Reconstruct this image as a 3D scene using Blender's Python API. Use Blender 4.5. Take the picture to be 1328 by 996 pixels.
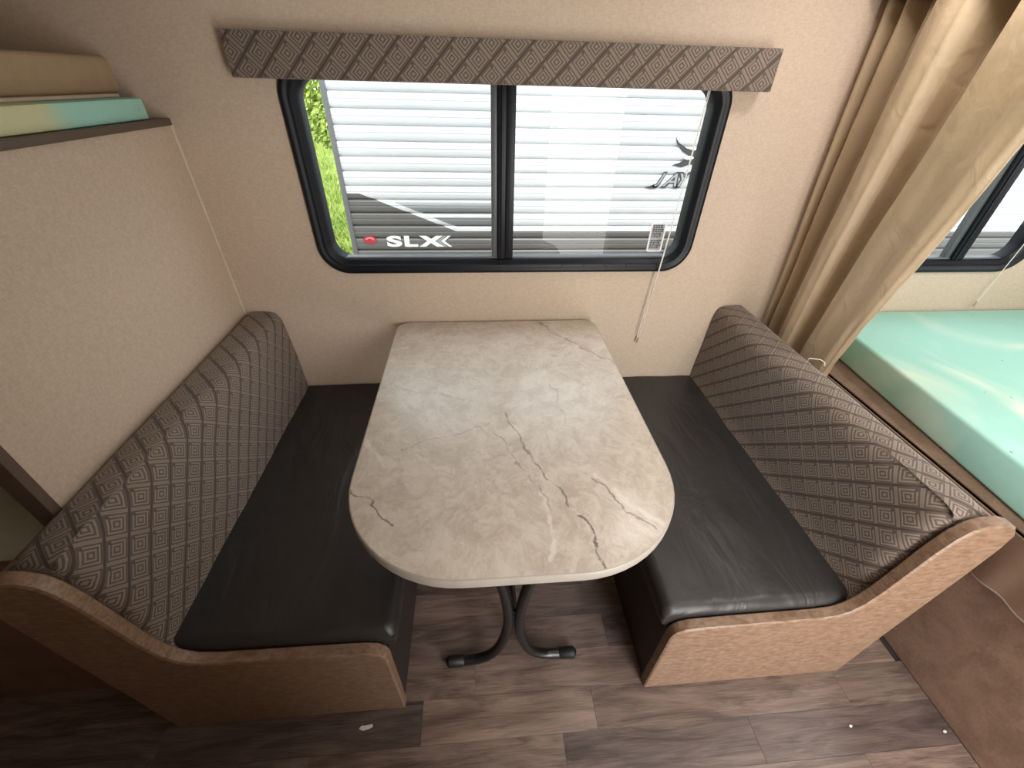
import bpy, bmesh, math, random
from mathutils import Vector, Matrix, geometry, noise
random.seed(7)
for o in list(bpy.data.objects): bpy.data.objects.remove(o)
scene = bpy.context.scene
C = scene.collection
R = math.radians

# ------------------------------------------------------------ camera
CAM = Vector((-0.0791, -1.5654, 1.5532))
FPX, PITCH, YAW, ROLL = 538.67, R(36.18), R(5.4004), R(1.6198)
fwd = Vector((math.sin(YAW)*math.cos(PITCH), math.cos(YAW)*math.cos(PITCH), -math.sin(PITCH)))
rgt = Vector((math.cos(YAW), -math.sin(YAW), 0))
upv = rgt.cross(fwd)
r2 = math.cos(ROLL)*rgt + math.sin(ROLL)*upv
u2 = -math.sin(ROLL)*rgt + math.cos(ROLL)*upv
cd = bpy.data.cameras.new('camera'); cam = bpy.data.objects.new('camera', cd); C.objects.link(cam)
cd.sensor_width = 36; cd.lens = FPX*36/1328; cd.clip_start = 0.02
m = Matrix((r2, u2, -fwd)).transposed().to_4x4(); m.translation = CAM
cam.matrix_world = m
scene.camera = cam

# ------------------------------------------------------------ world, sun, large lights, exposure
SKY, SUN, DOOR, LAMP = 3.3, 2.6, 34.0, 8.5
w = bpy.data.worlds.new('sky'); scene.world = w; w.use_nodes = True
bg = w.node_tree.nodes['Background']; bg.inputs[0].default_value = (0.86, 0.94, 1.0, 1); bg.inputs[1].default_value = SKY
sd = bpy.data.lights.new('sun', 'SUN'); sd.energy = SUN; sd.angle = R(2); sd.color = (1, .96, .88)
sun = bpy.data.objects.new('sun', sd); C.objects.link(sun)
sun.rotation_euler = Vector((-0.12, 0.36, -0.93)).to_track_quat('-Z', 'Y').to_euler()
ld = bpy.data.lights.new('doorway_daylight', 'AREA'); ld.shape = 'RECTANGLE'; ld.size = .62; ld.size_y = 1.72  # area lamp standing in for daylight through the unseen doorway
ld.energy = DOOR; ld.color = (1, .97, .93)
lo = bpy.data.objects.new('doorway_daylight', ld); C.objects.link(lo)
lo.location = (.87, -2.43, .92); lo.rotation_euler = (R(90), 0, 0)
vs = scene.view_settings
vs.view_transform = 'Standard'; vs.look = 'None'; vs.gamma = 1; vs.use_curve_mapping = False; vs.exposure = 0.0

# ------------------------------------------------------------ material helpers
class NT:
    def __init__(s, name):
        s.m = bpy.data.materials.new(name); s.m.use_nodes = True
        s.t = s.m.node_tree; s.t.nodes.clear()
        s.out = s.t.nodes.new('ShaderNodeOutputMaterial')
    def n(s, typ, **kw):
        nd = s.t.nodes.new('ShaderNode'+typ)
        for k, v in kw.items(): setattr(nd, k, v)
        return nd
    def put(s, sock, v):
        if isinstance(v, bpy.types.NodeSocket): s.t.links.new(v, sock)
        elif v is not None:
            if hasattr(sock.default_value, '__len__') and len(sock.default_value) == 4 and len(v) == 3: v = (*v, 1)
            sock.default_value = v
    def math(s, op, a, b=None, c=None, clamp=False):
        nd = s.n('Math', operation=op, use_clamp=clamp)
        for i, v in enumerate((a, b, c)):
            if v is not None: s.put(nd.inputs[i], v)
        return nd.outputs[0]
    def mix(s, f, a, b, mode='MIX'):
        nd = s.n('MixRGB', blend_type=mode); s.put(nd.inputs[0], f); s.put(nd.inputs[1], a); s.put(nd.inputs[2], b); return nd.outputs[0]
    def step(s, v, lo, hi):
        nd = s.n('MapRange', interpolation_type='SMOOTHSTEP'); s.put(nd.inputs[0], v); nd.inputs[1].default_value = lo; nd.inputs[2].default_value = hi
        return nd.outputs[0]
    def coord(s, kind='Object', scale=(1, 1, 1), loc=(0, 0, 0), rot=(0, 0, 0)):
        tc = s.n('TexCoord'); mp = s.n('Mapping'); s.t.links.new(tc.outputs[kind], mp.inputs[0])
        mp.inputs['Location'].default_value = loc; mp.inputs['Rotation'].default_value = rot; mp.inputs['Scale'].default_value = scale
        return mp.outputs[0]
    def noise(s, vec, scale, detail=4, rough=.55, dist=0):
        nd = s.n('TexNoise'); s.put(nd.inputs['Vector'], vec); nd.inputs['Scale'].default_value = scale
        nd.inputs['Detail'].default_value = detail; nd.inputs['Roughness'].default_value = rough; nd.inputs['Distortion'].default_value = dist
        return nd.outputs[0]
    def bump(s, h, strength=.3, dist=.002, normal=None):
        nd = s.n('Bump'); nd.inputs['Strength'].default_value = strength; nd.inputs['Distance'].default_value = dist
        s.put(nd.inputs['Height'], h)
        if normal: s.put(nd.inputs['Normal'], normal)
        return nd.outputs[0]
    def bsdf(s, color, rough=.5, normal=None, metal=0, spec=.5, **kw):
        b = s.n('BsdfPrincipled'); s.put(b.inputs['Base Color'], color); s.put(b.inputs['Roughness'], rough)
        s.put(b.inputs['Metallic'], metal); s.put(b.inputs['Specular IOR Level'], spec)
        if normal: s.put(b.inputs['Normal'], normal)
        for k, v in kw.items(): s.put(b.inputs[k], v)
        s.t.links.new(b.outputs[0], s.out.inputs[0]); return b
M = {}
def plain(name, col, rough=.5, metal=0, spec=.5, var=.12, scale=30, bump=.1):
    t = NT(name); n = t.noise(t.coord(), scale)
    c = t.mix(n, [x*(1-var) for x in col], [min(1, x*(1+var)) for x in col])
    t.bsdf(c, rough, t.bump(n, bump, .001), metal, spec); M[name] = t.m; return t.m

# wallboard with a linen print
def wall_mat(name, a, b):
    t = NT(name); co = t.coord()
    n1 = t.noise(t.coord(scale=(1, 1, .35)), 240, 3); n2 = t.noise(t.coord(scale=(.35, .35, 1)), 210, 3); n3 = t.noise(co, 60, 4, .6)
    f = t.math('ADD', t.math('MULTIPLY', t.math('ADD', n1, n2), .40), t.math('MULTIPLY', n3, .2))
    t.bsdf(t.mix(t.step(f, .35, .65), a, b), .62, t.bump(f, .12, .001), spec=.3); M[name] = t.m
wall_mat('wallboard', (.555, .43, .33), (.65, .525, .415))
wall_mat('ceiling_board', (.66, .62, .56), (.74, .70, .64))

def wood_panel():
    t = NT('bench_wood'); co = t.coord(scale=(1, 1, 1))
    g = t.noise(t.coord(scale=(3, 8, 16), rot=(0, R(25), 0)), 9, 6, .6, .6); n = t.noise(co, 60, 4)
    f = t.math('ADD', t.math('MULTIPLY', g, .65), t.math('MULTIPLY', n, .35))
    c = t.mix(t.step(f, .35, .66), (.19, .108, .066), (.325, .212, .142))
    t.bsdf(c, .42, t.bump(f, .1, .001)); M['bench_wood'] = t.m
wood_panel()
def plank_mat():
    t = NT('vinyl_plank'); oi = t.n('ObjectInfo'); tc = t.n('TexCoord')
    off = t.n('VectorMath', operation='MULTIPLY_ADD'); t.put(off.inputs[0], tc.outputs['Object']); off.inputs[1].default_value = (1.6, 11, 4)
    cmb = t.n('CombineXYZ'); t.put(cmb.inputs[0], t.math('MULTIPLY', oi.outputs['Random'], 37)); t.put(cmb.inputs[1], t.math('MULTIPLY', oi.outputs['Random'], 91))
    t.put(off.inputs[2], cmb.outputs[0])
    g = t.noise(off.outputs[0], 2.2, 7, .62, 1.3)
    fine = t.n('VectorMath', operation='MULTIPLY'); t.put(fine.inputs[0], off.outputs[0]); fine.inputs[1].default_value = (1.5, 14, 1)
    g2 = t.noise(fine.outputs[0], 4, 4)
    f = t.math('ADD', t.math('MULTIPLY', g, .6), t.math('MULTIPLY', g2, .4))
    c1 = t.mix(t.step(f, .32, .68), (.070, .048, .043), (.27, .205, .178))
    tone = t.mix(oi.outputs['Random'], (.62, .60, .62), (1.3, 1.22, 1.12))
    c = t.mix(1.0, c1, tone, 'MULTIPLY')
    t.bsdf(c, .42, t.bump(f, .12, .001)); M['vinyl_plank'] = t.m
plank_mat()
plain('subfloor', (.03, .022, .02), .8)

def fabric():
    t = NT('key_pattern_fabric'); tc = t.n('TexCoord'); sp = t.n('SeparateXYZ'); t.put(sp.inputs[0], tc.outputs['UV'])
    u, v = sp.outputs[0], sp.outputs[1]; p = 1/.075
    a = t.math('MULTIPLY', t.math('SUBTRACT', u, v), p); b = t.math('MULTIPLY', t.math('ADD', u, v), p)
    fa = t.math('SUBTRACT', t.math('FRACT', a), .5); fb = t.math('SUBTRACT', t.math('FRACT', b), .5)
    aa = t.math('ABSOLUTE', fa); ab = t.math('ABSOLUTE', fb); c = t.math('MAXIMUM', aa, ab)
    ring = t.math('SINE', t.math('MULTIPLY', c, 2*math.pi*7.0))
    # break the rings on one side so that they read as a key
    brk = t.math('GREATER_THAN', t.math('ADD', fa, fb), .30)
    weave = t.noise(t.coord('UV', (1, 1, 1)), 900, 2); blotch = t.noise(t.coord('UV'), 35, 3)
    base = t.mix(t.step(ring, -.5, .5), (.095, .068, .055), (.33, .27, .225))
    base = t.mix(t.math('MULTIPLY', t.math('LESS_THAN', t.math('ADD', t.math('POWER', t.math('SUBTRACT', fa, -.30), 2), t.math('POWER', t.math('SUBTRACT', fb, .30), 2)), .0045), .9), base, (.035, .022, .018))
    base = t.mix(t.step(ab, .455, .47), base, (.275, .225, .185))
    base = t.mix(t.step(aa, .425, .45), base, (.030, .018, .014))
    base = t.mix(.28, base, t.mix(weave, (.12, .09, .073), (.28, .225, .19)))
    base = t.mix(t.math('MULTIPLY', blotch, .25), base, (.15, .118, .095))
    h = t.math('ADD', t.math('MULTIPLY', ring, .3), t.math('SUBTRACT', weave, t.math('MULTIPLY', t.step(aa, .43, .455), 1.2)))
    t.bsdf(base, .75, t.bump(h, .35, .0012), spec=.3, **{'Sheen Weight': .25, 'Sheen Roughness': .4}); M['fabric'] = t.m
fabric()
def vinyl():
    t = NT('black_vinyl'); n = t.noise(t.coord(), 260, 3); wv = t.noise(t.coord(scale=(1, .45, 1), rot=(0, 0, R(35))), 7, 3, .5, 1.6)
    sm = t.noise(t.coord(), 4, 4)
    c = t.mix(sm, (.020, .019, .020), (.040, .036, .035))
    ro = t.math('MULTIPLY_ADD', sm, .22, .30)
    nb = t.bump(wv, .55, .012); nb = t.bump(n, .12, .0006, nb)
    t.bsdf(c, ro, nb, spec=.5); M['vinyl'] = t.m
vinyl()
def marble():
    t = NT('marble_laminate'); co = t.coord(); warp = t.noise(co, 3.2, 4, .6)
    mp = t.n('VectorMath', operation='MULTIPLY_ADD')
    nz = t.n('TexNoise'); t.put(nz.inputs['Vector'], co); nz.inputs['Scale'].default_value = 4; nz.inputs['Detail'].default_value = 5
    t.put(mp.inputs[0], nz.outputs[1]); mp.inputs[1].default_value = (.22, .22, .22); t.put(mp.inputs[2], co)
    n1 = t.noise(mp.outputs[0], 15, 7, .68, .5); n2 = t.noise(mp.outputs[0], 60, 5, .65, 1.0)
    f = t.math('ADD', t.math('MULTIPLY', n1, .6), t.math('MULTIPLY', n2, .4))
    c = t.mix(t.step(f, .34, .64), (.53, .44, .36), (.735, .65, .56))
    wp_ = t.n('VectorMath', operation='MULTIPLY_ADD'); nw = t.n('TexNoise'); t.put(nw.inputs['Vector'], co); nw.inputs['Scale'].default_value = 14; nw.inputs['Detail'].default_value = 4
    cen = t.n('VectorMath', operation='SUBTRACT'); t.put(cen.inputs[0], nw.outputs[1]); cen.inputs[1].default_value = (.5, .5, .5)
    t.put(wp_.inputs[0], cen.outputs[0]); wp_.inputs[1].default_value = (.075, .075, 0); t.put(wp_.inputs[2], co)
    pp = wp_.outputs[0]; patch = t.noise(co, 30, 3)
    def vm(op, a, b=None, out=0, scale=None):
        nd = t.n('VectorMath', operation=op); t.put(nd.inputs[0], a)
        if b is not None: t.put(nd.inputs[1], b)
        if scale is not None: t.put(nd.inputs['Scale'], scale)
        return nd.outputs['Value' if op in ('DOT_PRODUCT', 'LENGTH') else 'Vector']
    def crack(pts, wd, amt, col):
        nonlocal c
        for (ax, ay), (bx, by) in zip(pts, pts[1:]):
            d = (bx-ax, by-ay, 0); L2 = d[0]**2+d[1]**2
            q = vm('MULTIPLY', vm('SUBTRACT', pp, (ax, ay+.56, 0)), (1, 1, 0))
            tt = t.math('MULTIPLY', vm('DOT_PRODUCT', q, d), 1/L2, clamp=True)
            sc = t.n('VectorMath', operation='SCALE'); sc.inputs[0].default_value = d; t.put(sc.inputs['Scale'], tt)
            dist = vm('LENGTH', vm('SUBTRACT', q, sc.outputs[0]))
            wv = t.math('MULTIPLY', t.math('SUBTRACT', 1, t.step(dist, wd*.25, wd)), t.math('MULTIPLY', t.step(patch, .30, .52), amt))
            c = t.mix(wv, c, col)
    DK, LT = (.16, .115, .09), (.86, .80, .72)
    crack([(.058, -.913), (.068, -1.001), (.072, -1.081)], .009, .7, LT)
    crack([(-.408, -.684), (-.372, -.731), (-.335, -.803)], .007, .6, LT)
    crack([(.205, -.865), (.25, -.935), (.33, -1.03)], .009, .55, LT)
    crack([(-.007, -.603), (.054, -.784), (.118, -.951)], .0042, .75, DK)
    crack([(.143, -.981), (.167, -1.056), (.173, -1.12)], .0048, .95, DK)
    crack([(.192, -.872), (.241, -.947), (.304, -1.036)], .004, .75, DK)
    crack([(-.404, -.880), (-.345, -.923), (-.292, -.979)], .0042, .8, DK)
    crack([(.160, -.01), (.272, -.203), (.41, -.344)], .0042, .7, DK)
    crack([(-.045, -.687), (.045, -.864), (.074, -.959)], .0035, .5, DK)
    crack([(-.30, -.74), (-.133, -.682), (-.032, -.638)], .0035, .35, DK)
    crack([(-.363, -.449), (-.234, -.496), (-.112, -.542)], .0035, .3, DK)
    crack([(.155, -.473), (.167, -.556), (.163, -.648)], .0035, .4, DK)
    t.bsdf(c, t.math('MULTIPLY_ADD', n2, .10, .28), t.bump(n2, .04, .0005), spec=.9); M['marble'] = t.m
marble()
def curtain_mat():
    t = NT('tan_satin'); n = t.noise(t.coord(scale=(1, 1, .3)), 260, 2); cr = t.noise(t.coord(scale=(1, 1, .8)), 16, 3, .5, .8)
    c = t.mix(n, (.47, .35, .225), (.575, .44, .29))
    nb = t.bump(cr, .45, .012); nb = t.bump(n, .1, .0005, nb)
    b = t.bsdf(c, .46, nb, spec=.4, **{'Sheen Weight': .25, 'Sheen Roughness': .35}); M['curtain'] = t.m
curtain_mat()
def skirt_mat():
    t = NT('brown_cloth'); n = t.noise(t.coord(), 300, 2); cr = t.noise(t.coord(scale=(1, 1, .25)), 12, 3)
    t.bsdf(t.mix(cr, (.145, .085, .058), (.21, .13, .09)), .5, t.bump(n, .2, .0008)); M['skirt'] = t.m
skirt_mat()
def foam_mat(name, cream):
    t = NT(name); co = t.coord(); n = t.noise(co, 2.2, 3, .5, .7); n2 = t.noise(co, 9, 4); sp = t.noise(co, 34, 2, .5)
    c = t.mix(t.step(n, .54, .72), (.40, .72, .63), cream)
    c = t.mix(t.math('MULTIPLY', t.step(n2, .5, .75), .5), c, (.46, .78, .72))
    c = t.mix(t.math('MULTIPLY', t.step(sp, .73, .76), .7), c, (.20, .19, .14))
    if name == 'bunk_foam':     # yellowed at its near end
        sy = t.n('SeparateXYZ'); t.put(sy.inputs[0], co)
        c = t.mix(t.step(t.math('MULTIPLY_ADD', n, -.4, t.math('MULTIPLY', sy.outputs[1], -1)), -.34, -.22), c, cream)
    t.bsdf(c, .8, t.bump(t.noise(co, 420, 2), .25, .0015), spec=.2); M[name] = t.m
foam_mat('teal_foam', (.82, .88, .74)); foam_mat('bunk_foam', (.68, .68, .42))
def base_mat():
    t = NT('brown_board'); co = t.coord(); n = t.noise(co, 9, 6, .65, .4); n2 = t.noise(co, 130, 3)
    f = t.math('ADD', t.math('MULTIPLY', n, .7), t.math('MULTIPLY', n2, .3))
    t.bsdf(t.mix(t.step(f, .3, .7), (.15, .088, .06), (.255, .16, .112)), .6, t.bump(f, .15, .001)); M['brown_board'] = t.m
base_mat()
plain('pale_foam', (.74, .73, .60), .85, bump=.3)
plain('dark_trim', (.062, .044, .032), .5); plain('brown_trim', (.115, .08, .058), .5)
plain('dark_base', (.030, .022, .019), .55); plain('black_paint', (.010, .010, .011), .28, spec=.6)
plain('black_plastic', (.006, .007, .011), .42, spec=.3); plain('grey_frame', (.10, .11, .12), .4)
plain('edge_band', (.46, .41, .36), .4); plain('white_cord', (.80, .77, .71), .6); plain('cord_shade', (.45, .38, .31), .7)
plain('rubber', (.008, .008, .008), .5); plain('chrome', (.7, .7, .7), .2, 1); plain('paper', (.85, .83, .80), .7)
plain('bead', (.66, .55, .43), .5); plain('folded_cover', (.42, .30, .19), .8, bump=.3); plain('hem_thread', (.20, .15, .12), .8)
plain('white_paint', (.80, .80, .79), .4); plain('lens', (.9, .9, .88), .3)
plain('trailer_grey', (.16, .165, .17), .5); plain('letter_white', (.92, .93, .94), .5); plain('letter_dark', (.06, .065, .07), .5)
plain('letter_grey', (.42, .43, .44), .5); plain('emblem_red', (.42, .035, .05), .4); plain('emblem_pink', (.75, .33, .35), .4)
def glass(name, tint, refl):
    t = NT(name); tr = t.n('BsdfTransparent'); tr.inputs[0].default_value = (*tint, 1)
    gl = t.n('BsdfGlossy'); gl.inputs['Roughness'].default_value = .01
    lw = t.n('Fresnel'); lw.inputs[0].default_value = 1.45
    mx = t.n('MixShader'); t.put(mx.inputs[0], t.math('MULTIPLY', t.math('MULTIPLY', lw.outputs[0], refl), t.math('SUBTRACT', 1, t.n('NewGeometry').outputs['Backfacing']))); t.put(mx.inputs[1], tr.outputs[0]); t.put(mx.inputs[2], gl.outputs[0])
    t.t.links.new(mx.outputs[0], t.out.inputs[0]); M[name] = t.m
glass('glass', (.97, .98, .98), .55)
def screen():
    t = NT('insect_screen'); tc = t.n('TexCoord'); sp = t.n('SeparateXYZ'); t.put(sp.inputs[0], tc.outputs['Object'])
    def wires(s): return t.math('GREATER_THAN', t.math('FRACT', t.math('MULTIPLY', s, 620)), .91)
    f = t.math('MAXIMUM', wires(sp.outputs[0]), wires(sp.outputs[2]))
    tr = t.n('BsdfTransparent'); d = t.n('BsdfDiffuse'); d.inputs[0].default_value = (.06, .065, .07, 1)
    mx = t.n('MixShader'); t.put(mx.inputs[0], f); t.put(mx.inputs[1], tr.outputs[0]); t.put(mx.inputs[2], d.outputs[0])
    t.t.links.new(mx.outputs[0], t.out.inputs[0]); M['screen'] = t.m
screen()
def siding_mat():
    # printed vinyl graphics: dark field under a white stripe, half-tone patch above it
    t = NT('trailer_siding'); g = t.n('NewGeometry'); sp = t.n('SeparateXYZ'); t.put(sp.inputs[0], g.outputs['Position'])
    x, z = sp.outputs[0], sp.outputs[2]
    zs = t.math('MAXIMUM', .660, t.math('MULTIPLY_ADD', x, -.39, .897-.83*.39))
    d = t.math('SUBTRACT', z, zs)
    below = t.math('LESS_THAN', d, -.016); under9 = t.math('LESS_THAN', z, .900)
    dark = t.math('MULTIPLY', below, under9)
    above = t.math('MULTIPLY', t.math('MULTIPLY', t.math('GREATER_THAN', d, .016), t.math('LESS_THAN', z, .875)), t.math('LESS_THAN', x, .09))
    tone = t.math('MULTIPLY', t.math('SUBTRACT', 1, t.step(z, .79, .885)), .85)
    line = t.math('LESS_THAN', t.math('ABSOLUTE', t.math('SUBTRACT', z, .752)), .011)
    tone = t.math('MULTIPLY', tone, t.math('SUBTRACT', 1, line))
    white = t.mix(t.noise(t.coord(), 3), (.72, .75, .78), (.79, .82, .84))
    c = t.mix(t.math('MULTIPLY', above, tone), white, (.14, .145, .15))
    c = t.mix(dark, c, (.15, .145, .14))
    t.bsdf(c, .38, spec=.4); M['siding'] = t.m
siding_mat()
def grass_mat(name, a, b):
    t = NT(name); n = t.noise(t.coord(), 3, 5, .7); n2 = t.noise(t.coord(), 22, 4)
    t.bsdf(t.mix(t.step(t.math('ADD', t.math('MULTIPLY', n, .6), t.math('MULTIPLY', n2, .4)), .35, .62), a, b), .8, spec=.2); M[name] = t.m
grass_mat('lawn', (.09, .15, .03), (.40, .50, .12)); grass_mat('blade', (.14, .25, .04), (.55, .64, .17)); grass_mat('leaf', (.26, .38, .07), (.62, .70, .18))
plain('gravel', (.42, .40, .37), .9, scale=60, var=.3, bump=.5)

# ------------------------------------------------------------ mesh helpers
def place(o, parent):
    """Vertices arrive in world metres; move the origin to the thing's base."""
    if parent is None:
        bb = [Vector(c) for c in o.bound_box]
        c = sum(bb, Vector())/8; c.z = min(b.z for b in bb)
        o.data.transform(Matrix.Translation(-c)); o.location = c
    else:
        o.parent = parent; off = Vector(); p = parent
        while p is not None: off += p.location; p = p.parent
        o.data.transform(Matrix.Translation(-off))
def obj(name, bm, mat, parent=None, smooth=True, angle=35):
    me = bpy.data.meshes.new(name)
    bmesh.ops.recalc_face_normals(bm, faces=bm.faces[:])
    bm.to_mesh(me); bm.free()
    if mat: me.materials.append(M[mat])
    o = bpy.data.objects.new(name, me); C.objects.link(o)
    if smooth:
        for p in me.polygons: p.use_smooth = True
        me.set_sharp_from_angle(angle=R(angle))
    place(o, parent); return o
def thing(name, loc, label, cat, group=None):
    o = bpy.data.objects.new(name, None); C.objects.link(o); o.location = loc; o.empty_display_size = .05
    return tag(o, label, cat, group)
def tag(o, label, cat, group=None, kind=None):
    o['label'] = label; o['category'] = cat
    if group: o['group'] = group
    if kind: o['kind'] = kind
    return o
def struct(o, label=None, cat=None):
    o['kind'] = 'structure'
    if label: o['label'] = label
    if cat: o['category'] = cat
    return o
def box(bm, x0, x1, y0, y1, z0, z1, bev=0, seg=2):
    vs_ = [bm.verts.new((x, y, z)) for x in (x0, x1) for y in (y0, y1) for z in (z0, z1)]
    fs = [bm.faces.new([vs_[i] for i in q]) for q in ((0,1,3,2),(4,6,7,5),(0,4,5,1),(2,3,7,6),(0,2,6,4),(1,5,7,3))]
    if bev:
        es = list({e for f in fs for e in f.edges})
        bmesh.ops.bevel(bm, geom=es, offset=bev, segments=seg, profile=.5, affect='EDGES')
    return bm
def B(*a, **k): return box(bmesh.new(), *a, **k)
def tube(bm, pts, r, n=10, cap=True):
    pts = [Vector(p) for p in pts]; rings = []; ref = None
    for i, p in enumerate(pts):
        d = (pts[min(i+1, len(pts)-1)]-pts[max(i-1, 0)]).normalized()
        if ref is None:
            ref = d.orthogonal().normalized()
        ref = (ref-d*ref.dot(d)).normalized(); s = d.cross(ref)
        rr = r[i] if isinstance(r, (list, tuple)) else r
        rings.append([bm.verts.new(p+rr*(math.cos(2*math.pi*k/n)*ref+math.sin(2*math.pi*k/n)*s)) for k in range(n)])
    for a, b in zip(rings, rings[1:]):
        for k in range(n): bm.faces.new((a[k], a[(k+1) % n], b[(k+1) % n], b[k]))
    if cap: bm.faces.new(rings[0][::-1]); bm.faces.new(rings[-1])
    return bm
def spline(pts, n=8):
    pts = [Vector(p) for p in pts]; out = []
    for i in range(len(pts)-1):
        p0, p1, p2, p3 = pts[max(i-1, 0)], pts[i], pts[i+1], pts[min(i+2, len(pts)-1)]
        for k in range(n):
            t = k/n
            out.append(.5*((2*p1)+(p2-p0)*t+(2*p0-5*p1+4*p2-p3)*t*t+(3*p1-p0-3*p2+p3)*t**3))
    out.append(pts[-1]); return out
def rrect(x0, x1, z0, z1, r, n=8):
    rs = r if isinstance(r, (list, tuple)) else (r,)*4     # corners: x0z0, x1z0, x1z1, x0z1
    out = []
    for (cx, cz, a0, rr) in ((x0+rs[0], z0+rs[0], 180, rs[0]), (x1-rs[1], z0+rs[1], 270, rs[1]), (x1-rs[2], z1-rs[2], 0, rs[2]), (x0+rs[3], z1-rs[3], 90, rs[3])):
        for k in range(n+1):
            a = R(a0+90*k/n); out.append((cx+rr*math.cos(a), cz+rr*math.sin(a)))
    return out
def loft(bm, loops, closed=False, capA=False, capB=False):
    rings = [[bm.verts.new(p) for p in L] for L in loops]; n = len(rings[0])
    for a, b in list(zip(rings, rings[1:]))+([(rings[-1], rings[0])] if closed else []):
        for k in range(n): bm.faces.new((a[k], a[(k+1) % n], b[(k+1) % n], b[k]))
    if capA: bm.faces.new(rings[0])
    if capB: bm.faces.new(rings[-1][::-1])
    return bm
def wall_with_holes(x0, x1, z0, z1, holes, ya, yb):
    loops = [[(x0, z0), (x1, z0), (x1, z1), (x0, z1)]]+holes
    flat = [p for L in loops for p in L]
    tris = geometry.tessellate_polygon([[Vector((x, z, 0)) for x, z in L] for L in loops])
    bm = bmesh.new(); A = [bm.verts.new((x, ya, z)) for x, z in flat]; Bv = [bm.verts.new((x, yb, z)) for x, z in flat]
    for t in tris:
        try: bm.faces.new([A[i] for i in t]); bm.faces.new([Bv[i] for i in t][::-1])
        except ValueError: pass
    i = 0
    for L in loops:
        n = len(L)
        for k in range(n): bm.faces.new((A[i+k], A[i+(k+1) % n], Bv[i+(k+1) % n], Bv[i+k]))
        i += n
    return bm
def text_obj(name, body, mat, parent, x0, x1, z0, z1, y, shear=0, offset=.02, depth=.002):
    cu = bpy.data.curves.new(name, 'FONT'); cu.body = body; cu.offset = offset; cu.shear = shear; cu.extrude = .01
    tmp = bpy.data.objects.new('tmp', cu); C.objects.link(tmp)
    me = bpy.data.meshes.new_from_object(tmp.evaluated_get(bpy.context.evaluated_depsgraph_get()))
    bpy.data.objects.remove(tmp)
    bm = bmesh.new(); bm.from_mesh(me)
    xs = [v.co.x for v in bm.verts]; ys = [v.co.y for v in bm.verts]
    for v in bm.verts:
        v.co = Vector((x0+(v.co.x-min(xs))/(max(xs)-min(xs))*(x1-x0), y-depth*.5-v.co.z/.01*depth*.5, z0+(v.co.y-min(ys))/(max(ys)-min(ys))*(z1-z0)))
    return obj(name, bm, mat, parent, smooth=False)
def poly_plate(name, pts, y, mat, parent, depth=.002):
    bm = bmesh.new(); loft(bm, [[(x, y, z) for x, z in pts], [(x, y-depth, z) for x, z in pts]], capA=True, capB=True)
    return obj(name, bm, mat, parent, smooth=False)

# ============================================================ THE SETTING
XL, XR = -1.80, 2.75          # ends of the trailer interior
YF = -2.40                    # wall with the unseen entry door, behind the camera
ZC = 1.98
BED = 1.30
fl = struct(obj('floor', B(XL, XR, YF, .05, -.06, -.004), 'subfloor'))
fl['label'] = 'dark brown wood look vinyl plank floor'
ROWW = .1095; row0 = -.871
known = {0: [.333], 1: [-.122], 2: [-1.02, -.28, .243], 3: [.135, .706], 4: [-.55, 1.003], -1: [.02], -2: [.29]}
row = -8
while True:
    ya = row0-ROWW*row; yb = ya-ROWW
    if ya < YF+.02: break
    if ya <= .02:
        ends = sorted(known.get(row, [])); x = ends[0] if ends else random.uniform(-.3, .5)
        L = list(ends) or [x]
        while L[0] > XL: L.insert(0, L[0]-random.uniform(.62, .95))
        while L[-1] < BED+.01: L.append(L[-1]+random.uniform(.62, .95))
        for a, b in zip(L, L[1:]):
            a = max(a, XL+.005); b = min(b, BED+.012)
            if b-a < .03: continue
            obj('plank', B(a+.00025, b-.00025, max(yb, YF)+.00025, min(ya, -.002)-.00025, -.004, 0, bev=.0004, seg=1), 'vinyl_plank', fl, smooth=False)
    row += 1
W1 = (-.657, .756, .948, 1.60); W2 = (1.42, 2.235, .935, 1.60)
def hole(W): return rrect(W[0]+.03, W[1]-.03, W[2]+.03, W[3]-.03, .08)
wb = struct(obj('wall_back', wall_with_holes(XL, XR, -.06, ZC, [hole(W1), hole(W2)], 0, .05), 'wallboard', smooth=False))
wb['label'] = 'beige linen print wall around the windows'
struct(obj('ceiling', B(XL-.05, XR+.05, YF-.05, .05, ZC, ZC+.08), 'ceiling_board'))
struct(obj('wall_left', B(XL-.04, XL, YF, .05, -.06, ZC), 'wallboard'))
bm = wall_with_holes(YF, .05, -.06, ZC, [rrect(-1.35, -.30, .98, 1.60, .08)], 0, .04)  # end wall with an opening added to light the bed
for v_ in bm.verts: v_.co = Vector((XR+v_.co.y, v_.co.x, v_.co.z))
struct(obj('wall_right', bm, 'wallboard', smooth=False))
bm = loft(bmesh.new(), [[(x, y, z) for y, z in rrect(-1.38+d, -.27-d, .95+d, 1.63-d, .10-d*.5)] for d, x in ((0, XR), (.003, XR-.015), (.03, XR-.015), (.05, XR+.01), (.05, XR+.04), (.03, XR+.04))], closed=True)
w3 = struct(obj('window_added', bm, 'black_plastic')); w3['label'] = 'added black framed window, out of view, letting light onto the bed'  # unseen window added so that sky light reaches the bed
struct(obj('wall_blocker', B(XL, .25, YF, -1.78, 0, ZC), 'wallboard'))  # unseen block added to keep door light off the partition side bench
struct(obj('wall_front', wall_with_holes(XL, XR, -.06, ZC, [[(.54, .02), (1.20, .02), (1.20, 1.80), (.54, 1.80)]], YF-.05, YF), 'wallboard', smooth=False))
PX = -1.0; PEND = -.925; PZ = 1.42
wp = struct(obj('wall_partition', B(PX-.03, PX, PEND, 0, 0, PZ), 'wallboard'))
wp['label'] = 'beige half height partition behind the bench next to the wall'
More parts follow.
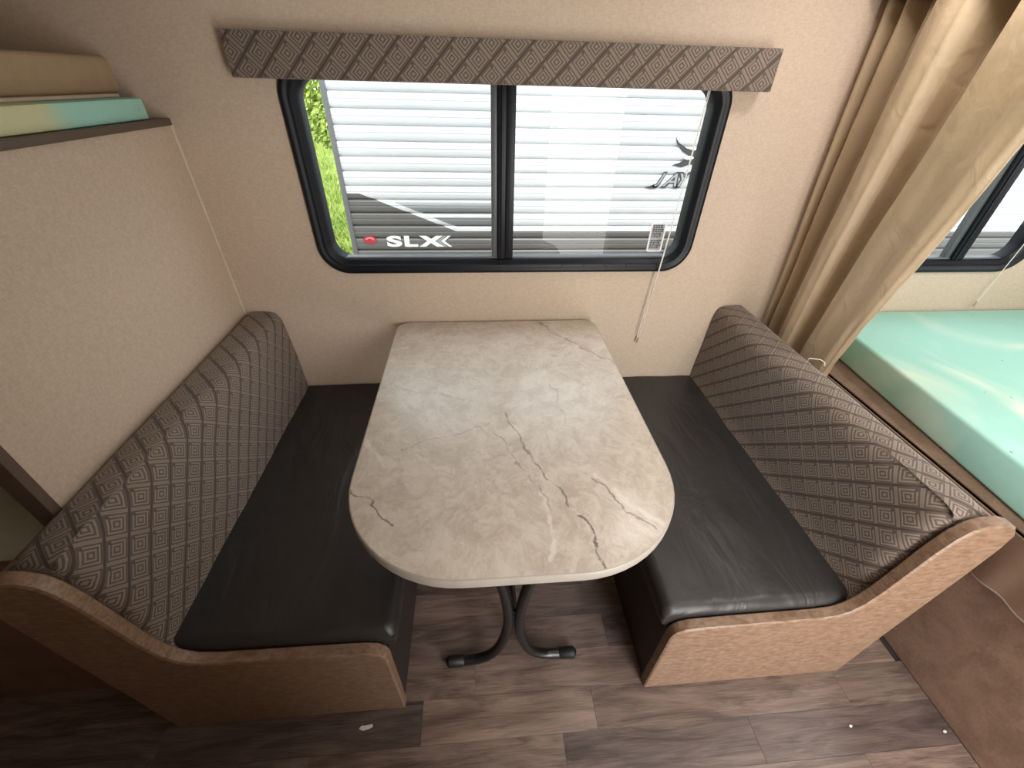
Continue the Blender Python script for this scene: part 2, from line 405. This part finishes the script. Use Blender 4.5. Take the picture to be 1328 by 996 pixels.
struct(obj('trim_1', B(PX-.036, PX+.006, PEND-.018, PEND+.004, 0, PZ, bev=.003), 'brown_trim'), 'dark brown upright strip capping the partition end')
struct(obj('trim_2', tube(bmesh.new(), [(PX+.003, -.003, .0), (PX+.003, -.003, PZ)], .0045, 8), 'bead'), 'thin pale bead in the corner of partition and window wall')
# unseen entry doorway behind the camera, shaped to let daylight in
d1 = struct(obj('door_1', loft(bmesh.new(), [[(x, y, z) for x, z in L] for L, y in ((rrect(.50, 1.24, 0, 1.84, .03), YF+.0), (rrect(.50, 1.24, 0, 1.84, .03), YF+.015), (rrect(.545, 1.195, .02, 1.795, .03), YF+.015), (rrect(.545, 1.195, .02, 1.795, .03), YF-.05))], closed=True), 'white_paint'))
d1['label'] = 'white frame of the unseen open entry doorway'

def window(name, W, mull, label, full):
    x0, x1, z0, z1 = W; bm = bmesh.new()
    def L(d, y, r): return [(x, y, z) for x, z in rrect(x0+d, x1-d, z0+d, z1-d, r, 10)]
    loops = [L(0, 0, .105), L(.001, -.010, .104), L(.006, -.0155, .10), L(.016, -.016, .09), L(.022, -.011, .085), L(.032, -.011, .078), L(.036, -.004, .075),
             L(.046, .000, .068), L(.052, .012, .062), L(.053, .052, .062), L(.034, .052, .075), L(.034, .0, .075)]
    o = struct(obj(name, loft(bm, loops, closed=True), 'black_plastic', angle=50)); o['label'] = label
    a, b = mull; zi0, zi1 = z0+.051, z1-.051
    for (p, q, y0_, y1_, mt) in ((a, a+.022, .012, .040, 'grey_frame'), (a+.022, a+.05, .000, .045, 'black_plastic'), (a+.05, b, .006, .045, 'black_plastic')):
        obj('mullion', B(p, q, y0_, y1_, zi0, zi1, bev=.003), mt, o)
    obj('rib', B(a+.033, a+.039, -.004, .002, zi0, zi1, bev=.001), 'black_plastic', o)
    rail = obj('bottom_rail', B(x0+.09, x1-.09, .010, .042, zi0-.004, zi0+.006, bev=.002), 'grey_frame', o)
    def pane(p, q, y, rs):
        pts = rrect(p, q, zi0+.0, zi1, rs, 8); bm = bmesh.new()
        loft(bm, [[(x, y, z) for x, z in pts], [(x, y+.003, z) for x, z in pts]], capA=True, capB=True)
        return obj('pane', bm, 'glass', o, smooth=False)
    pane(x0+.052, a+.012, .030, (.062, .004, .004, .062)); pr = pane(b-.01, x1-.052, .024, (.004, .062, .062, .004))
    if full:
        pts = rrect(x0+.053, a+.010, zi0, zi1, (.06, .004, .004, .06), 8); bm = bmesh.new(); bm.faces.new([bm.verts.new((x, .046, z)) for x, z in pts])
        obj('insect_screen', bm, 'screen', o, smooth=False)
        for k in range(5): obj('weep_slot', B(.165+k*.085, .175+k*.085, -.0135, -.010, .972, .980), 'rubber', o)
        # printed glazing label in the corner of the pane
        st = obj('glazing_label', loft(bmesh.new(), [[(x, .0225, z) for x, z in rrect(.588, .648, 1.018, 1.128, .008, 4)], [(x, .0238, z) for x, z in rrect(.588, .648, 1.018, 1.128, .008, 4)],
                 [(x, .0238, z) for x, z in rrect(.593, .643, 1.023, 1.123, .006, 4)], [(x, .0225, z) for x, z in rrect(.593, .643, 1.023, 1.123, .006, 4)]], closed=True), 'letter_white', pr, smooth=False)
        obj('label_back', loft(bmesh.new(), [[(x, .0236, z) for x, z in rrect(.594, .642, a, b, .004, 3)] for a, b in ((1.024, 1.122),)]+[[(x, .0239, z) for x, z in rrect(.594, .642, 1.024, 1.122, .004, 3)]], capA=True, capB=True), 'letter_grey', pr, smooth=False)
        bm = bmesh.new(); rr = random.Random(3)
        for zz in [1.031+.007*i for i in range(13)]:
            if abs(zz-1.066) < .005: continue
            xx = .597
            while xx < .634:
                l = rr.uniform(.004, .011); box(bm, xx, min(xx+l, .639), .0226, .0236, zz, zz+.0046); xx += l+.0025
        obj('label_print', bm, 'letter_dark', pr, smooth=False)
    return o
w1 = window('window_1', W1, (-.022, .058), 'black framed slider window with rounded corners behind the table', True)
w2 = window('window_2', W2, (1.885, 1.965), 'black framed window above the teal mattress', False)

# ============================================================ DINETTE BENCHES
PROF = [(0, 0), (0, .345), (.006, .368), (.022, .384), (.05, .392), (.15, .396), (.30, .398), (.40, .400), (.45, .407), (.478, .425), (.500, .46), (.517, .52), (.530, .60), (.545, .69),
        (.560, .745), (.578, .775), (.605, .790), (.645, .793), (.678, .782), (.697, .755), (.702, .70), (.694, .56), (.683, .42), (.668, .22), (.655, 0)]
BY = -1.105
def bench(xf, s, label):
    t = thing('dinette_bench', (xf+s*.33, -.55, 0), label, 'bench')
    X = lambda d: xf+s*d
    # shaped wooden end panel
    bm = bmesh.new()
    def lp(y, inset): 
        cx, cz = .36, .3
        out = []
        n = len(PROF)
        for i, (d, z) in enumerate(PROF):
            a, b = PROF[i-1], PROF[(i+1) % n]
            tx, tz = b[0]-a[0], b[1]-a[1]; l = math.hypot(tx, tz) or 1
            nx, nz = tz/l, -tx/l
            out.append((X(d+nx*inset), y, max(0, z+nz*inset)))
        return out
    loft(bm, [lp(BY, .006), lp(BY, .005), lp(BY+.004, 0), lp(BY+.028, 0), lp(BY+.032, .005)], capA=True, capB=True)
    obj('end_panel', bm, 'bench_wood', t, angle=40)
    y0 = BY+.032
    obj('base_panel', B(*sorted((X(.004), X(.02))), y0, -.003, 0, .352), 'dark_base', t)
    obj('seat_board', B(*sorted((X(.0), X(.63))), y0, -.003, .340, .354), 'dark_base', t)
    obj('back_panel', B(*sorted((X(.648), X(.664))), y0, -.003, 0, .776, bev=.002), 'bench_wood', t)
    # black vinyl seat cushion, slightly crowned
    bm = bmesh.new(); nx, ny = 26, 44; r = .030
    xa, xb = -.022, .535; ya, yb = BY+.034, -.004
    def sect():
        pts = []
        for k in range(7): a = R(180+90*k/6*-1); pts.append((xa+r+r*math.cos(a), .428-r+r*math.sin(a)))
        for k in range(1, nx): pts.append((xa+r+(xb-xa-r)*k/nx, .428))
        pts += [(xb, .428), (xb, .356), (xa+.006, .356), (xa, .364)]
        return pts
    S = sect(); loops = []
    ys = [ya]*1+[ya+.03*(1-math.cos(R(15*k))) for k in range(1, 7)]+[ya+.03+(yb-ya-.03)*k/ny for k in range(1, ny+1)]
    for j, y in enumerate(ys):
        e = .0 if j > 6 else .030*(1-math.sin(R(15*j)))     # rounded near edge
        L = []
        for d, z in S:
            zz = z
            if z > .40:
                u = max(0, min(1, (d-xa)/(xb-xa))); v = (y-ya)/(yb-ya)
                crown = .006*math.sin(math.pi*min(1, u*1.05))*math.sin(math.pi*min(.95, max(.05, v)))
                wr = .0035*noise.noise(Vector((d*9+s*3, y*5, 2)))+.002*noise.noise(Vector((d*22, y*13+s, 5)))
                zz = z+(crown+wr)*min(1, u*6)-e*.9
            L.append((X(d+e*.25 if d < xa+.05 else d), y, zz))
        loops.append(L)
    loft(bm, loops, capA=True, capB=True)
    sc = obj('seat_cushion', bm, 'vinyl', t, angle=60)
    # patterned backrest cushion
    bm = bmesh.new(); uvl = bm.loops.layers.uv.new('UVMap')
    P = [(.500, .418), (.512, .428), (.517, .50), (.522, .58), (.527, .66), (.531, .73), (.534, .757), (.540, .775), (.550, .786), (.566, .791), (.60, .794), (.628, .794), (.640, .791), (.647, .782), (.647, .60), (.647, .418)]
    arc = [0]
    for a, b in zip(P, P[1:]): arc.append(arc[-1]+math.hypot(b[0]-a[0], b[1]-a[1]))
    ya, yb = BY+.036, -.004; N = 40
    ys = [ya, ya+.003, ya+.010, ya+.022, ya+.04]+[ya+.04+(yb-ya-.04)*k/N for k in range(1, N+1)]
    ins = {0: .028, 1: .018, 2: .009, 3: .003}
    rings = []
    for j, y in enumerate(ys):
        e = ins.get(j, 0); ring = []
        for i, (d, z) in enumerate(P):
            dd, zz = d, z
            if 1 <= i <= 12:
                puff = .006*noise.noise(Vector((y*4+s*7, z*6, 1)))+.003*noise.noise(Vector((y*11, z*14+s*3, 4)))
                if 2 <= i <= 8: dd += -.005*math.sin(math.pi*(i-1)/8)+puff*.7+e+.026*(y/BY)**2*max(0, (z-.55)/.24)
                if i >= 7: zz += puff*.5-e*.7
            ring.append(bm.verts.new((X(dd), y, zz)))
        rings.append(ring)
    run = [0]
    for j in range(1, len(ys)): run.append(ys[j]-ys[0]+.02)
    def uvset(f, items):
        for lp_, (u, v) in zip(f.loops, items): lp_[uvl].uv = (u, v)
    n = len(P)
    for j in range(len(ys)-1):
        for i in range(n-1):
            f = bm.faces.new((rings[j][i], rings[j][i+1], rings[j+1][i+1], rings[j+1][i]))
            g = lambda jj: -s*run[jj]+(.03 if s > 0 else .01)
            uvset(f, ((g(j), arc[i]), (g(j), arc[i+1]), (g(j+1), arc[i+1]), (g(j+1), arc[i])))
        bm.faces.new((rings[j][n-1], rings[j][0], rings[j+1][0], rings[j+1][n-1]))
    for rg in (rings[0], rings[-1]):
        f = bm.faces.new(rg)
        for lp_ in f.loops: lp_[uvl].uv = (lp_.vert.co.x, lp_.vert.co.z)
    obj('back_cushion', bm, 'fabric', t, angle=60)
    return t
bench(-.3344, -1, 'dinette bench with black seat and patterned backrest against the partition')
bench(.4136, 1, 'dinette bench with black seat and patterned backrest beside the tan curtain')

# ============================================================ TABLE
t = thing('dinette_table', (0, -.56, 0), 'rounded marble look dinette table on black bent tube legs', 'table')
def tl(d, z): return [(x, y, z) for x, y in rrect(-.4085+d, .4085-d, -1.122+d, -.010-d, (.285-d, .285-d, .055-d, .055-d), 14)]
top = obj('table_top', loft(bmesh.new(), [tl(.004, .712), tl(.004, .7395), tl(.006, .740)], capA=True, capB=True), 'marble', t, angle=40)
obj('edge_band', loft(bmesh.new(), [tl(.0045, .711), tl(.001, .711), tl(0, .714), tl(0, .736), tl(.0015, .739), tl(.0045, .7393)], closed=True), 'edge_band', t, angle=60)
for y in (-.995, -.33):
    for s in (-1, 1):
        path = spline([(s*.135, y, .706), (s*.12, y, .70), (s*.072, y, .60), (s*.034, y, .46), (s*.017, y, .32), (s*.019, y, .22), (s*.036, y, .125), (s*.062, y, .062), (s*.105, y, .026), (s*.15, y, .017), (s*.185, y, .0165)], 6)
        lg = obj('leg', tube(bmesh.new(), path, .0155, 14), 'black_paint', t)
        obj('foot_cap', tube(bmesh.new(), [(s*.160, y, .0165), (s*.162, y, .0182), (s*.205, y, .0182), (s*.211, y, .0165)], [.0155, .0178, .0178, .012], 14), 'rubber', lg)
    obj('bolt', tube(bmesh.new(), [(-.030, y, .30), (.030, y, .30)], .006, 8), 'black_paint', t)
    obj('mounting_plate', B(-.19, .19, y-.03, y+.03, .704, .7125), 'black_paint', t)
obj('stretcher', tube(bmesh.new(), [(0, -.98, .30), (0, -.345, .30)], .010, 10), 'black_paint', t)

# ============================================================ VALANCE AND BLIND CORD
bm = bmesh.new(); uvl = bm.loops.layers.uv.new('UVMap')
box(bm, -.750, .842, -.060, 0, 1.541, 1.647, bev=.004)
for f in bm.faces:
    for lp_ in f.loops:
        c = lp_.vert.co; lp_[uvl].uv = (c.x+c.y*.6+.02, c.z-1.541+.055+(c.y*.5 if abs(f.normal.z) > .5 else 0))
v = tag(obj('window_valance', bm, 'fabric'), 'patterned brown fabric valance box above the black window', 'valance')
cd_ = thing('blind_cord', (.657, -.035, .60), 'thin white blind cord hanging in front of the window', 'cord')
obj('strand', tube(bmesh.new(), spline([(.657, -.03, 1.546), (.649, -.033, 1.3), (.632, -.036, .97), (.625, -.03, .80), (.619, -.022, .648)], 6), .0016, 6), 'white_cord', cd_)
obj('strand', tube(bmesh.new(), spline([(.662, -.03, 1.546), (.652, -.03, 1.3), (.636, -.032, .97), (.620, -.026, .80), (.611, -.02, .66)], 6), .0014, 6), 'white_cord', cd_)
obj('tassel', tube(bmesh.new(), [(.619, -.022, .655), (.6185, -.022, .645), (.6175, -.021, .632), (.617, -.021, .626)], [.002, .0042, .0048, .003], 8), 'cord_shade', cd_)

c2 = thing('blind_cord', (2.15, -.03, .78), 'thin white blind cord hanging over the bed at second window', 'cord')
obj('strand', tube(bmesh.new(), spline([(2.165, -.02, 1.75), (2.16, -.024, 1.2), (2.15, -.022, .95), (2.14, -.02, .80)], 6), .0016, 6), 'white_cord', c2)
obj('tassel', tube(bmesh.new(), [(2.14, -.02, .806), (2.14, -.02, .80), (2.1395, -.02, .785), (2.139, -.02, .779)], [.002, .0042, .0048, .003], 8), 'cord_shade', c2)
# ============================================================ BED BEHIND THE CURTAIN
bd = thing('bed_platform', (2.0, -.9, 0), 'mottled brown bed platform beside the plank floor with cloth skirt', 'bed platform')
obj('side_panel', B(BED+.014, BED+.034, -2.0, -.003, 0, .632), 'brown_board', bd)
obj('deck', B(BED+.014, XR-.01, -2.0, -.003, .612, .636), 'brown_board', bd)
bm = bmesh.new(); loops = []; hemz = .468
for k in range(90):
    y = -.02-1.75*k/89; fo = .005*math.sin(y*31)+.003*math.sin(y*73+1)
    loops.append([(BED+.003-.006, y, .632), (BED-.008+fo*.4, y, .59), (BED-.012+fo*.8, y, .53), (BED-.014+fo, y, hemz+.004*math.sin(y*50)), (BED-.011+fo, y, hemz+.004*math.sin(y*50)), (BED-.006+fo*.5, y, .56), (BED+.004, y, .632)])
loft(bm, loops, capA=True, capB=True)
sk = obj('bed_skirt', bm, 'skirt', bd, angle=60); sk['label'] = 'brown cloth skirt hanging under the mattress'
bm = bmesh.new(); tube(bm, [(BED-.0135+.005*math.sin(y*31)+.003*math.sin(y*73+1), y, hemz+.004*math.sin(y*50)) for y in [-.02-1.75*k/120 for k in range(121)]], .003, 6)
obj('skirt_hem', bm, 'hem_thread', sk)
bm = bmesh.new()
q = [(1.440, -.006), (1.29, -1.62), (XR-.03, -1.62), (XR-.03, -.006)]
vb = [bm.verts.new((x, y, .638)) for x, y in q]; vt = [bm.verts.new((x, y, .757)) for x, y in q]
bm.faces.new(vb); bm.faces.new(vt[::-1])
for k in range(4): bm.faces.new((vb[k], vb[(k+1) % 4], vt[(k+1) % 4], vt[k]))
bmesh.ops.bevel(bm, geom=bm.edges[:], offset=.012, segments=3, profile=.5, affect='EDGES')
tag(obj('bed_mattress', bm, 'teal_foam'), 'large stained teal foam mattress on the bed under the second window', 'mattress')

# ============================================================ CURTAIN
ct = thing('curtain', (1.16, -.3, .44), 'gathered tan satin curtain hanging between dinette bench and bed', 'curtain')
KEY = [(0, .030), (.025, -.012), (.045, -.018), (.075, .035), (.095, .042), (.12, -.008), (.145, -.016), (.18, .035), (.212, .092), (.236, .094), (.255, .0), (.27, -.016), (.285, .004), (.295, .006), (.315, -.028), (.345, -.044), (.41, -.050), (.47, -.042),
       (.505, -.010), (.54, .050), (.57, .075), (.60, .050), (.63, -.005), (.67, -.030), (.74, -.036), (.84, -.030), (.92, -.036), (.97, -.030), (1.0, -.014)]
def kx(s):
    for (a, fa), (b, fb) in zip(KEY, KEY[1:]):
        if s <= b: tt = (s-a)/(b-a); tt = tt*tt*(3-2*tt); return fa+(fb-fa)*tt
    return KEY[-1][1]
ZB, ZT = .45, 1.771
def wid(z): return .395+.03*((z-.45)/.32) if z < .77 else .425+.225*((z-.77)/1.0)
NS, NZ = 170, 60; bm = bmesh.new(); grid = []
for j in range(NZ+1):
    z = ZB+(ZT-ZB)*j/NZ; rowv = []
    for i in range(NS+1):
        s = i/NS; a = .62+.5*max(0, min(1, (z-.75)/.9))
        ss = s
        y = -.012-wid(z)*ss
        x = 1.172+kx(s)*a - .030*(z-.8)*(1-.2*s)
        x += .006*noise.noise(Vector((s*7, z*2.5, 3)))+.004*noise.noise(Vector((s*18, z*9, 7)))*(1.6 if s > .85 else .6)
        x = min(max(x, 1.092 if z < .80 else 1.07), 1.262 if z < .77 else 1.30)
        y += .010*noise.noise(Vector((s*5, z*2, 9)))*min(1, s*3)
        rowv.append(bm.verts.new((x, min(y, -.006), z)))
    grid.append(rowv)
for j in range(NZ):
    for i in range(NS): bm.faces.new((grid[j][i], grid[j][i+1], grid[j+1][i+1], grid[j+1][i]))
cl = obj('curtain_cloth', bm, 'curtain', ct, angle=80)
sm = cl.modifiers.new('thickness', 'SOLIDIFY'); sm.thickness = .0016; sm.offset = 0
tr = tag(obj('curtain_track', B(1.085, 1.215, -1.35, -.002, 1.772, 1.80, bev=.003), 'dark_trim'), 'dark brown track carrying the tan curtain', 'curtain track')
for zz in (.0,): pass
obj('ceiling_bracket', B(1.12, 1.18, -1.30, -.02, 1.80, ZC, bev=.002), 'dark_trim', tr)
hk = tag(obj('curtain_hook', tube(bmesh.new(), [(1.070, -.425, .770), (1.070, -.425, .792), (1.100, -.44, .795), (1.110, -.452, .790), (1.108, -.458, .780)], .0016, 6), 'white_cord'), 'small bent white wire hook on the bench back beside the curtain', 'hook')
# ============================================================ BUNKS BEHIND THE PARTITION
bk = thing('upper_bunk', (-1.4, -.5, PZ), 'upper bunk platform with dark brown edge board above the partition', 'bunk')
obj('edge_board', B(PX-.03, PX+.016, PEND-.02, -.016, PZ, PZ+.018, bev=.002), 'brown_trim', bk)
obj('platform', B(XL+.005, PX-.03, PEND-.02, -.016, PZ-.002, PZ+.016), 'brown_board', bk)
tag(obj('foam_mattress', B(XL+.01, PX-.004, -.94, -.075, PZ+.0185, PZ+.070, bev=.006), 'bunk_foam'), 'thin teal and yellow foam pad on the upper bunk', 'mattress')
cv = thing('bunk_cushion', (-1.4, -.5, PZ+.07), 'brown padded cushion lying on the thin foam pad', 'cushion')
obj('pad', B(-1.72, -1.075, -.93, -.030, PZ+.078, PZ+.162, bev=.014, seg=5), 'folded_cover', cv)
obj('under_sheet', B(-1.74, -1.052, -.935, -.085, PZ+.0705, PZ+.0785, bev=.003), 'bead', cv)
lb = thing('lower_bunk', (-1.4, -.5, 0), 'lower bunk with brown front rail behind the partition end', 'bunk')
obj('front_rail', B(XL+.005, -1.04, -1.012, -.99, .66, .70, bev=.003), 'bench_wood', lb)
obj('base_box', B(XL+.005, -1.05, -.99, -.01, 0, .56), 'brown_board', lb)
tag(obj('bunk_mattress', B(XL+.01, -1.045, -.985, -.015, .562, .69, bev=.012, seg=3), 'pale_foam'), 'pale greenish foam mattress on the lower bunk', 'mattress')

# ============================================================ SCRAPS ON THE FLOOR
bm = bmesh.new(); loft(bm, [[(-.463+x, -1.1475+y, z+h) for x, y, h in ((0, 0, 0), (.012, -.005, .001), (.028, -.003, .003), (.040, .002, .002), (.038, .008, .004), (.020, .007, .001), (.006, .007, .0))] for z in (.0005, .0035)], capA=True, capB=True)
tag(obj('paper_scrap', bm, 'paper'), 'torn white paper scrap on floor by the partition side bench', 'scrap')
for (x, y, r, lab) in ((1.008, -1.246, .0042, 'tiny pale crumb on the planks before the curtain side bench'), (1.285, -1.279, .0042, 'tiny pale crumb at the plank floor edge by bed panel')):
    bm = bmesh.new(); bmesh.ops.create_icosphere(bm, subdivisions=1, radius=r)
    for v_ in bm.verts: v_.co = Vector((x+v_.co.x*1.3+random.uniform(-.001, .001), y+v_.co.y, max(0, v_.co.z*.7+.0025)))
    tag(obj('crumb', bm, 'paper'), lab, 'crumb')

# ============================================================ CEILING LAMPS (SOME ADDED AS UNSEEN FILL)
def lamp(x, y, lab, k_=1.0):
    c = thing('ceiling_light', (x, y, ZC-.03), lab, 'ceiling light', 'ceiling lights')
    def ring(r, z): return [(x+r*math.cos(2*math.pi*k/28), y+r*math.sin(2*math.pi*k/28), z) for k in range(28)]
    obj('rim', loft(bmesh.new(), [ring(.115, ZC), ring(.118, ZC-.012), ring(.10, ZC-.024), ring(.09, ZC-.018), ring(.09, ZC)], closed=True), 'white_paint', c)
    obj('lens', loft(bmesh.new(), [ring(.088, ZC-.002), ring(.088, ZC-.017)], capA=True, capB=True), 'lens', c)
    l = bpy.data.lights.new('bulb', 'AREA'); l.shape = 'DISK'; l.size = .17; l.energy = LAMP*k_; l.color = (1, .94, .88)
    o = bpy.data.objects.new('bulb', l); C.objects.link(o); o.parent = c; o.location = (0, 0, ZC-.022-(ZC-.03))
lamp(.93, -.46, 'added fill light over the dinette in a round white fixture', .34)  # unseen lamp added as fill for the table and back wall
lamp(1.32, -1.40, 'round white ceiling light beside the curtain track end', .68)
lamp(1.9, -.95, 'added fill light over the bed in a round white fixture')  # unseen lamp added to brighten the bed alcove

# ============================================================ OUTSIDE
YN = 1.60; NX0, NX1 = -.972, 7.5
struct(obj('ground', B(-60, 60, -60, 90, -.72, -.64), 'gravel'))
struct(obj('lawn', B(-60, -1.15, 2.6, 90, -.70, -.622), 'lawn'))
bm = bmesh.new(); rg = random.Random(5)
for k in range(9000):
    x = rg.uniform(-10, -2.6); y = 17+rg.uniform(-.9, .9); z = -.62+rg.random()**.8*(2.9+.35*math.sin(x*1.7)); sz = rg.uniform(.07, .15)
    n_ = Vector((rg.uniform(-1, 1), rg.uniform(-1.4, .3), rg.uniform(-.2, 1.2))).normalized(); a_ = n_.orthogonal().normalized(); b_ = n_.cross(a_)
    c_ = Vector((x, y, z)); bm.faces.new([bm.verts.new(c_+q) for q in (a_*sz, b_*sz*.6, -a_*sz, -b_*sz*.6)])
tag(obj('hedge', bm, 'leaf', None, smooth=False), 'leafy green hedge at the far end of the lawn outside', 'hedge', kind='stuff')
nt = thing('neighbour_trailer', (1.6, 2.8, -.62), 'white corrugated travel trailer with dark graphics parked outside the window', 'trailer')
obj('body', B(NX0+.02, NX1-.02, YN+.012, 4.0, -.12, 2.25), 'trailer_grey', nt)
PH = .0885; z = -.114
prof = [(.000, .010), (.003, .004), (.010, -.004), (.016, -.007), (.040, -.008), (.044, -.0058), (.048, -.0058), (.052, -.008), (.074, -.007), (.080, -.003), (.0855, .004), (.0885, .010)]
first = None
while z < 2.2:
    if first is None:
        bm = bmesh.new(); L = [[(x, YN+d, z+h) for h, d in prof]+[(x, YN+.012, z+PH), (x, YN+.012, z)] for x in (NX0, NX1)]
        loft(bm, L, capA=True, capB=True); first = obj('siding_panel', bm, 'siding', nt, angle=30); z1_ = z
    else:
        c = first.copy(); C.objects.link(c); c.parent = nt; c.location = (0, 0, z-z1_)
    z += PH
obj('corner_trim', B(NX0-.022, NX0+.012, YN-.014, YN+.03, -.12, 2.25, bev=.003), 'trailer_grey', nt)
obj('roof', B(NX0-.02, NX1+.02, YN-.02, 4.02, 2.25, 2.30, bev=.01), 'white_paint', nt)
yl = YN-.0085
for ch, a_, b_ in (('S', -.738, -.628), ('L', -.610, -.512)): text_obj('letter', ch, 'letter_white', nt, a_, b_, .532, .612, yl, offset=.045)
poly_plate('letter', [(-.505, .532), (-.455, .532), (-.418, .560), (-.375, .532), (-.318, .532), (-.385, .573), (-.325, .612), (-.375, .612), (-.412, .590), (-.447, .612), (-.500, .612), (-.442, .573)], yl, 'letter_white', nt)
poly_plate('chevron', [(-.345, .573), (-.290, .612), (-.268, .612), (-.315, .573), (-.262, .532), (-.284, .532)], yl, 'letter_white', nt)
poly_plate('chevron', [(-.372, .573), (-.315, .612), (-.300, .612), (-.352, .573), (-.296, .532), (-.311, .532)], yl-.001, 'letter_grey', nt)
em = poly_plate('emblem', [(-.858+.048*math.cos(a), .583+.032*math.sin(a)) for a in [R(k*15) for k in range(24)]], yl, 'emblem_red', nt)
poly_plate('emblem_arc', [(-.858+.034*math.cos(R(a)), .576+.026*math.sin(R(a))) for a in range(20, 161, 14)]+[(-.858+.024*math.cos(R(a)), .576+.017*math.sin(R(a))) for a in range(160, 19, -14)], yl-.002, 'emblem_pink', em)
for ch, a_, b_ in (('J', 1.190, 1.282), ('A', 1.250, 1.375), ('Y', 1.362, 1.480)):
    lt = text_obj('letter', ch, 'letter_dark', nt, a_, b_, .952, 1.056, yl, shear=.4, offset=.055)
    text_obj('letter_face', ch, 'letter_grey', lt, a_+.013, b_-.013, .963, 1.045, yl-.002, shear=.4, offset=.0)
poly_plate('underline', [(1.13, .948), (1.22, .948), (1.25, .985), (1.205, .975)], yl, 'letter_dark', nt)
bird = poly_plate('bird_mark', [(1.285, 1.268), (1.315, 1.235), (1.375, 1.205), (1.43, 1.19), (1.50, 1.20), (1.56, 1.17), (1.49, 1.135), (1.50, 1.09), (1.43, 1.105), (1.37, 1.085), (1.30, 1.098), (1.35, 1.115), (1.385, 1.135), (1.40, 1.160), (1.35, 1.185), (1.305, 1.225)], yl, 'letter_dark', nt)
poly_plate('bird_eye', [(1.41+.035*math.cos(R(a)), 1.145+.012*math.sin(R(a))) for a in range(0, 360, 30)], yl-.002, 'letter_white', bird)
poly_plate('bird_wing', [(1.43, 1.385), (1.52, 1.375), (1.60, 1.40), (1.70, 1.33), (1.58, 1.36), (1.50, 1.36)], yl, 'letter_dark', bird)
# grass in the gap beside the neighbour
bm = bmesh.new(); rg = random.Random(11)
for k in range(15000):
    y = 2.2+(rg.random()**1.6)*13.2; xm = -.98-(y-1.6)*.335; x = xm+rg.uniform(-.55-.12*y, .25)
    h = rg.uniform(.10, .28)*(1+.03*y); a = rg.uniform(0, math.pi); wd = rg.uniform(.010, .022)*(1+.08*y); lx, ly = rg.uniform(-.12, .12), rg.uniform(-.12, .12)
    p = [bm.verts.new((x-wd*math.cos(a), y-wd*math.sin(a), -.62)), bm.verts.new((x+wd*math.cos(a), y+wd*math.sin(a), -.62)), bm.verts.new((x+lx+wd*.5*math.cos(a), y+ly, -.62+h*.7)), bm.verts.new((x+lx*1.8, y+ly*1.8, -.62+h))]
    bm.faces.new((p[0], p[1], p[2])); bm.faces.new((p[0], p[2], p[3]))
g = obj('grass', bm, 'blade', None, smooth=False)
tag(g, 'bright green grass growing beside the neighbouring trailer', 'grass', kind='stuff')
